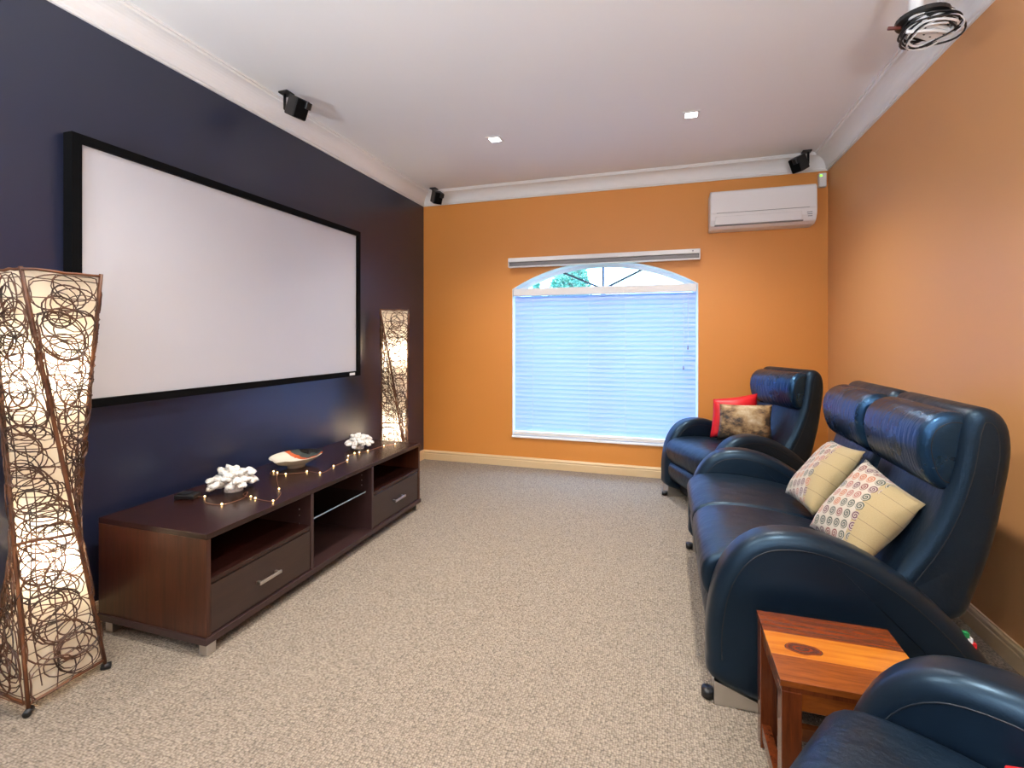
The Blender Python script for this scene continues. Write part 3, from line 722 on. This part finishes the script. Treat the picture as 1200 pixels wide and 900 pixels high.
# ---------------------------------------------------------------- cushions
def cushion(name, L, T_, Rr, Bb, thick, mat, label, cat='cushion', group=None, piping=None, seed=1, rectpinch=.055):
    L, T_, Rr, Bb = map(Vector, (L, T_, Rr, Bb)); c = (L + T_ + Rr + Bb) / 4; r = random.Random(seed)
    root = empty(name, c, 0, label, cat, group); N = 18
    nrm = (Bb - L).cross(T_ - L).normalized()
    me = bpy.data.meshes.new('cover'); vs, fs, uvs = [], [], []
    ph = [r.uniform(0, 6) for _ in range(6)]
    def pos(i, j, side):
        u, v = i / N, j / N
        p = (L * (1 - u) + Bb * u) * (1 - v) + (T_ * (1 - u) + Rr * u) * v
        pu = 4 * u * (1 - u); pv = 4 * v * (1 - v)
        p = p + (c - p) * rectpinch * ((1 - pu) * pv + (1 - pv) * pu) 
        h = thick * (pu * pv) ** .42
        h += thick * .10 * (pu * pv) ** .5 * (math.sin(7 * u + 3 * v + ph[0]) + math.sin(9 * v - 4 * u + ph[1]) * .7)
        return p - c + nrm * side * h
    idx = {}
    for side in (1, -1):
        for i in range(N + 1):
            for j in range(N + 1):
                bd = i in (0, N) or j in (0, N)
                if side == -1 and bd: idx[(side, i, j)] = idx[(1, i, j)]; continue
                idx[(side, i, j)] = len(vs); vs.append(pos(i, j, side if not bd else 0)); uvs.append((i / N, j / N))
    for side in (1, -1):
        for i in range(N):
            for j in range(N):
                q = [idx[(side, i, j)], idx[(side, i + 1, j)], idx[(side, i + 1, j + 1)], idx[(side, i, j + 1)]]
                fs.append(q if side > 0 else q[::-1])
    me.from_pydata(vs, [], fs); ul = me.uv_layers.new(name='UVMap')
    for lp in me.loops: ul.data[lp.index].uv = uvs[lp.vertex_index]
    link('cover', me, mat, root, True)
    if piping:
        ring = [pos(i, 0, 0) for i in range(N)] + [pos(N, j, 0) for j in range(N)] + [pos(i, N, 0) for i in range(N, 0, -1)] + [pos(0, j, 0) for j in range(N, 0, -1)]
        bm = bmesh.new(); tube(bm, ring, .006, 6, True); obj('piping', bm, piping, root, True)
    return root
G = 'beige swirl cushions on the sofa'
cushion('scatter_cushion', (2.835, 2.59, .465), (3.045, 2.66, .715), (3.075, 2.335, .735), (2.865, 2.262, .475), .060, M_SWIRL_A, 'beige swirl-embroidered cushion at the far end of the sofa, behind its twin', group=G, seed=4)
cushion('scatter_cushion', (2.83, 2.17, .462), (3.035, 2.215, .730), (3.105, 1.925, .655), (2.905, 1.885, .44), .060, M_SWIRL_B, 'beige swirl-embroidered cushion nearest the camera on the sofa, next to the near arm', group=G, seed=8)
cushion('scatter_cushion', (2.605, 3.81, .475), (2.632, 3.86, .752), (2.935, 3.90, .800), (2.945, 3.86, .52), .055, M_REDC, 'plain bright red cushion behind the cowhide cushion on far armchair', seed=3)
cushion('scatter_cushion', (2.640, 3.68, .492), (2.663, 3.725, .735), (3.000, 3.73, .742), (2.990, 3.685, .50), .042, M_COW, 'brindle cowhide cushion in front of the red cushion on far armchair', seed=6)
bx, by_ = Vector((math.cos(R(near_rot)), math.sin(R(near_rot)), 0)), Vector((-math.sin(R(near_rot)), math.cos(R(near_rot)), 0))
def near_pt(u, w, z): return near_origin + bx * u + by_ * w + Vector((0, 0, z))
cushion('scatter_cushion', (2.832, 1.020, .480), (3.02, .925, .575), (2.86, .675, .575), (2.67, .77, .480), .045, M_PATB, 'blue patterned cushion with red piping on the near armchair at frame edge', seed=11, piping=M_RED_T)

# ---------------------------------------------------------------- side table
st = empty('side_table', (2.718, 1.464, 0), 0, 'small glossy rosewood side table with knotted plank top beside sofa arm', 'table')
tx, ty, th_ = .167, .157, .38
tt = B('top_frame', (-tx + .004, -ty + .004, th_ - .028), (tx - .004, ty - .004, th_ - .016), M_TLEG, st)
pys = [-ty, -.052, .052, ty]
for (a, b), mt in zip(zip(pys, pys[1:]), (M_PLANK_M, M_PLANK_L, M_PLANK_D)):
    B('plank', (-tx, a + .0004, -.008), (tx, b - .0004, .008), mt, st, .0012).location = (0, 0, th_ - .008)
lw = .044
for x in (-tx + .003, tx - lw - .003):
    for y in (-ty + .003, ty - lw - .003): B('leg', (x, y, 0), (x + lw, y + lw, th_ - .028), M_TLEG, st, .002)
for y in (-ty + .008, ty - .030): B('apron', (-tx + lw, y, th_ - .072), (tx - lw, y + .022, th_ - .028), M_PLANK_M, st, .001)
for x in (-tx + .008, tx - .030): B('apron', (x, -ty + lw, th_ - .072), (x + .022, ty - lw, th_ - .028), M_PLANK_M, st, .001)
for x in (-tx + .006, tx - .030): B('stretcher', (x, -ty + lw, .035), (x + .024, ty - lw, .072), M_TLEG, st, .001)
B('stretcher', (-tx + lw, ty - .032, .035), (tx - lw, ty - .008, .072), M_PLANK_M, st, .001)

# ---------------------------------------------------------------- air conditioner, sensor
ac = empty('air_conditioner', (3.012, BY, 2.075), 0, 'white wall-mounted split air conditioner high on the orange back wall', 'air conditioner')
aw_, ah, ad = .372, .292, .205
prof = [(0, .0), (-.13, .0), (-.175, .018), (-ad + .004, .06), (-ad, .10), (-ad + .004, ah - .02), (-ad + .02, ah), (0, ah)]
bm = bmesh.new()
l0 = [bm.verts.new((-aw_, y, z)) for y, z in prof]; l1_ = [bm.verts.new((aw_, y, z)) for y, z in prof]
bm.faces.new(l0); bm.faces.new(l1_)
for i in range(len(prof)): j = (i + 1) % len(prof); bm.faces.new((l0[i], l0[j], l1_[j], l1_[i]))
bmesh.ops.bevel(bm, geom=[e for e in bm.edges], offset=.003, segments=2, affect='EDGES'); obj('body', bm, M_GLOSSW, ac)
B('front_panel', (-aw_ + .006, -ad - .006, .112), (aw_ - .006, -ad + .004, ah - .014), M_GLOSSW, ac, .003)
B('panel_gap', (-aw_ + .045, -ad - .0075, .112), (aw_ - .05, -ad - .0055, .115), M_GREY, ac)
B('air_flap', (-aw_ + .035, -ad - .004, .024), (aw_ - .10, -ad + .012, .088), M_GLOSSW, ac, .003, M=Matrix.Rotation(0, 4, 'X'))
B('outlet_slot', (-aw_ + .032, -ad + .010, .016), (aw_ - .09, -ad + .03, .024), M_GREY, ac)
for z in (.075, .060, .045):
    B('indicator_print', (aw_ - .068 + (.075 - z) * .2, -ad - .0022, z), (aw_ - .032, -ad - .001, z + .005), M_GREY, ac)
se = empty('motion_sensor', (3.465, BY, 2.378), 0, 'small white motion sensor with green light in the upper back corner', 'sensor')
B('casing', (-.026, -.045, 0), (.026, -.001, .108), M_GLOSSW, se, .006)
B('indicator_light', (-.022, -.047, .080), (-.004, -.044, .092), M_LED, se)

# ---------------------------------------------------------------- speakers
def speaker(px, py, yaw, label, stem=(0, 0, -.085), body=(.085, -.01, -.085), tilt=28):
    root = empty('ceiling_speaker', (px, py, H), 0, label, 'speaker', 'black satellite speakers under the ceiling')
    bm = bmesh.new(); box(bm, (-.032, -.032, -.012), (.032, .032, -.0005), .004); br = obj('mounting_plate', bm, M_BLACK, root)
    bm = bmesh.new(); sx = -.012 if body[0] > 0 else .012
    tube(bm, [(sx, 0, -.01), (sx, 0, -.095), (sx + (body[0]) * .35, body[1] * .5, -.125)], .008, 8); obj('bracket', bm, M_BLACK, root, True)
    M_ = Matrix.Translation((body[0], body[1], body[2] - .02)) @ Matrix.Rotation(yaw, 4, 'Z') @ Matrix.Rotation(R(tilt), 4, 'Y')
    bm = bmesh.new(); box(bm, (-.045, -.042, -.055), (.045, .042, .055), .006, 2, M_); cb = obj('cabinet', bm, M_BLACK, root)
    bm = bmesh.new(); box(bm, (.0455, -.038, -.050), (.053, .038, .050), .002, 1, M_); obj('grille', bm, M_FELT, root)
    bm = bmesh.new(); box(bm, (.044, .005, .012), (.070, .040, .052), .003, 1, M_); obj('tweeter', bm, M_BLACK, root)
    return root
speaker(.190, 2.305, R(-15), 'black bracket speaker above the projector screen on the left cornice')
speaker(.195, 4.195, R(-40), 'black bracket speaker in the upper left far corner', body=(.055, -.05, -.085))
speaker(3.325, 4.205, R(218), 'black bracket speaker above the air conditioner', body=(-.06, -.04, -.085))

# ---------------------------------------------------------------- projector mount with coiled cables
pm = empty('projector_mount', (3.13, 2.05, H), 0, 'white ceiling projector pole with power board and coiled cables', 'projector mount')
zc = -.315
bm = bmesh.new(); cyl(bm, (0, 0, -.012), (0, 0, -.0005), .06, 20); obj('ceiling_plate', bm, M_GLOSSW, pm)
bm = bmesh.new(); cyl(bm, (0, 0, zc + .01), (0, 0, -.01), .022, 18); obj('pole', bm, M_GLOSSW, pm, True)
bm = bmesh.new(); cyl(bm, (.03, .03, zc + .012), (.03, .03, zc + .026), .078, 24); obj('pole_plate', bm, M_BLACK, pm)
Mt = Matrix.Translation((.065, .06, zc - .005)) @ Matrix.Rotation(R(38), 4, 'Z') @ Matrix.Rotation(R(-6), 4, 'X')
B('power_board', (-.082, -.034, -.016), (.082, .034, .012), M_GLOSSW, pm, .006, 2, Mt)
bm = bmesh.new()
for s in (-.05, -.015, .02, .055):
    for q in (-.012, .012): box(bm, (s - .004, q - .002, -.0175), (s + .004, q + .002, -.0162), 0, 1, Mt)
tag(obj('socket_slots', bm, M_BLACK, pm), kind='stuff')
r = random.Random(5)
for k in range(16):
    ra, rb_ = r.uniform(.060, .098), r.uniform(.055, .088); dz = r.uniform(-.028, .024); cxo, cyo = r.uniform(-.014, .014), r.uniform(-.014, .014); ph = r.random() * 6
    pts = [Mt @ Vector((cxo + ra * math.cos(2 * PI * j / 28), cyo + rb_ * math.sin(2 * PI * j / 28), dz + .008 * math.sin(2 * PI * j / 28 * 2 + ph))) for j in range(28)]
    bm = bmesh.new(); tube(bm, pts, r.choice((.0028, .0035, .0042)), 6, True); obj('cable_loop', bm, M_BLACK if k % 3 else M_CORD, pm, True)
bm = bmesh.new(); tube(bm, [Mt @ Vector(p) for p in ((-.10, .02, -.02), (-.02, -.02, -.024), (.06, -.03, -.02), (.10, -.05, -.01))], .006, 6); obj('cable_tie', bm, M_CORD, pm, True)
bm = bmesh.new(); tube(bm, [Mt @ Vector(p) for p in ((.03, .09, -.01), (.02, .04, -.035), (.03, -.02, -.035), (.06, -.06, -.02))], .003, 6); obj('loose_cable', bm, M_BLACK, pm, True)
bm = bmesh.new(); tube(bm, [Mt @ Vector(p) for p in ((-.11, .03, 0), (-.145, .05, .004))], .006, 6); obj('plug', bm, M_REDPL, pm, True)

# ---------------------------------------------------------------- downlights
def downlight(x, y, label):
    root = empty('downlight', (x, y, H), 0, label, 'downlight', 'square recessed ceiling downlights')
    bm = bmesh.new(); a, b = .052, .036
    for lo, hi in (((-a, -a), (a, -b)), ((-a, b), (a, a)), ((-a, -b), (-b, b)), ((b, -b), (a, b))): box(bm, (lo[0], lo[1], -.006), (hi[0], hi[1], -.0004))
    obj('trim', bm, M_GLOSSW, root); B('lens', (-b, -b, -.004), (b, b, -.0006), M_DOWN, root)
    l = bpy.data.lights.new('downlight_beam', 'SPOT'); l.energy = DOWN * 4; l.spot_size = R(128); l.spot_blend = 1; l.shadow_soft_size = .05; l.color = (1, .93, .84)
    o = bpy.data.objects.new('downlight_beam', l); C.objects.link(o); o.parent = root; o.location = (0, 0, -.03)
downlight(1.128, 3.29, 'lit square downlight in the ceiling left of the other, nearer the screen wall')
downlight(2.452, 3.30, 'lit square downlight in the ceiling nearer the air conditioner')
downlight(1.128, 1.35, 'added square downlight above the near rattan lamp, out of frame')  # this downlight and the next two are added, unseen, to light the room
downlight(2.452, 1.35, 'added square downlight above the side table, out of frame')
downlight(1.79, -.6, 'added square downlight, unseen behind the camera')

# ---------------------------------------------------------------- uplighters added unseen behind the camera to brighten the ceiling
def uplighter(x, y, label):
    root = empty('fill_uplighter', (x, y, 0), 0, label, 'floor lamp')
    bm = bmesh.new(); lathe(bm, [(.13, 0), (.13, .015), (.03, .03), (.012, .05)], 24); obj('base', bm, M_BLACK, root, True)
    bm = bmesh.new(); cyl(bm, (0, 0, .04), (0, 0, 1.02), .011, 12); obj('pole', bm, M_BLACK, root, True)
    bm = bmesh.new(); lathe(bm, [(.02, 1.0), (.12, 1.03), (.24, 1.10), (.25, 1.10), (.24, 1.092), (.115, 1.045), (.02, 1.02)], 28); obj('bowl_shade', bm, M_GLOSSW, root, True)
    l = bpy.data.lights.new('uplighter_fill', 'AREA'); l.shape = 'DISK'; l.size = .44; l.energy = UP; l.color = (.88, .94, 1)
    o = bpy.data.objects.new('uplighter_fill', l); C.objects.link(o); o.parent = root; o.location = (0, 0, 1.105); o.rotation_euler = (PI, 0, 0)
uplighter(.6, -.9, 'added fill uplighter unseen behind the camera near the screen wall')
uplighter(2.75, -.9, 'added fill uplighter unseen behind the camera near the sofa wall')
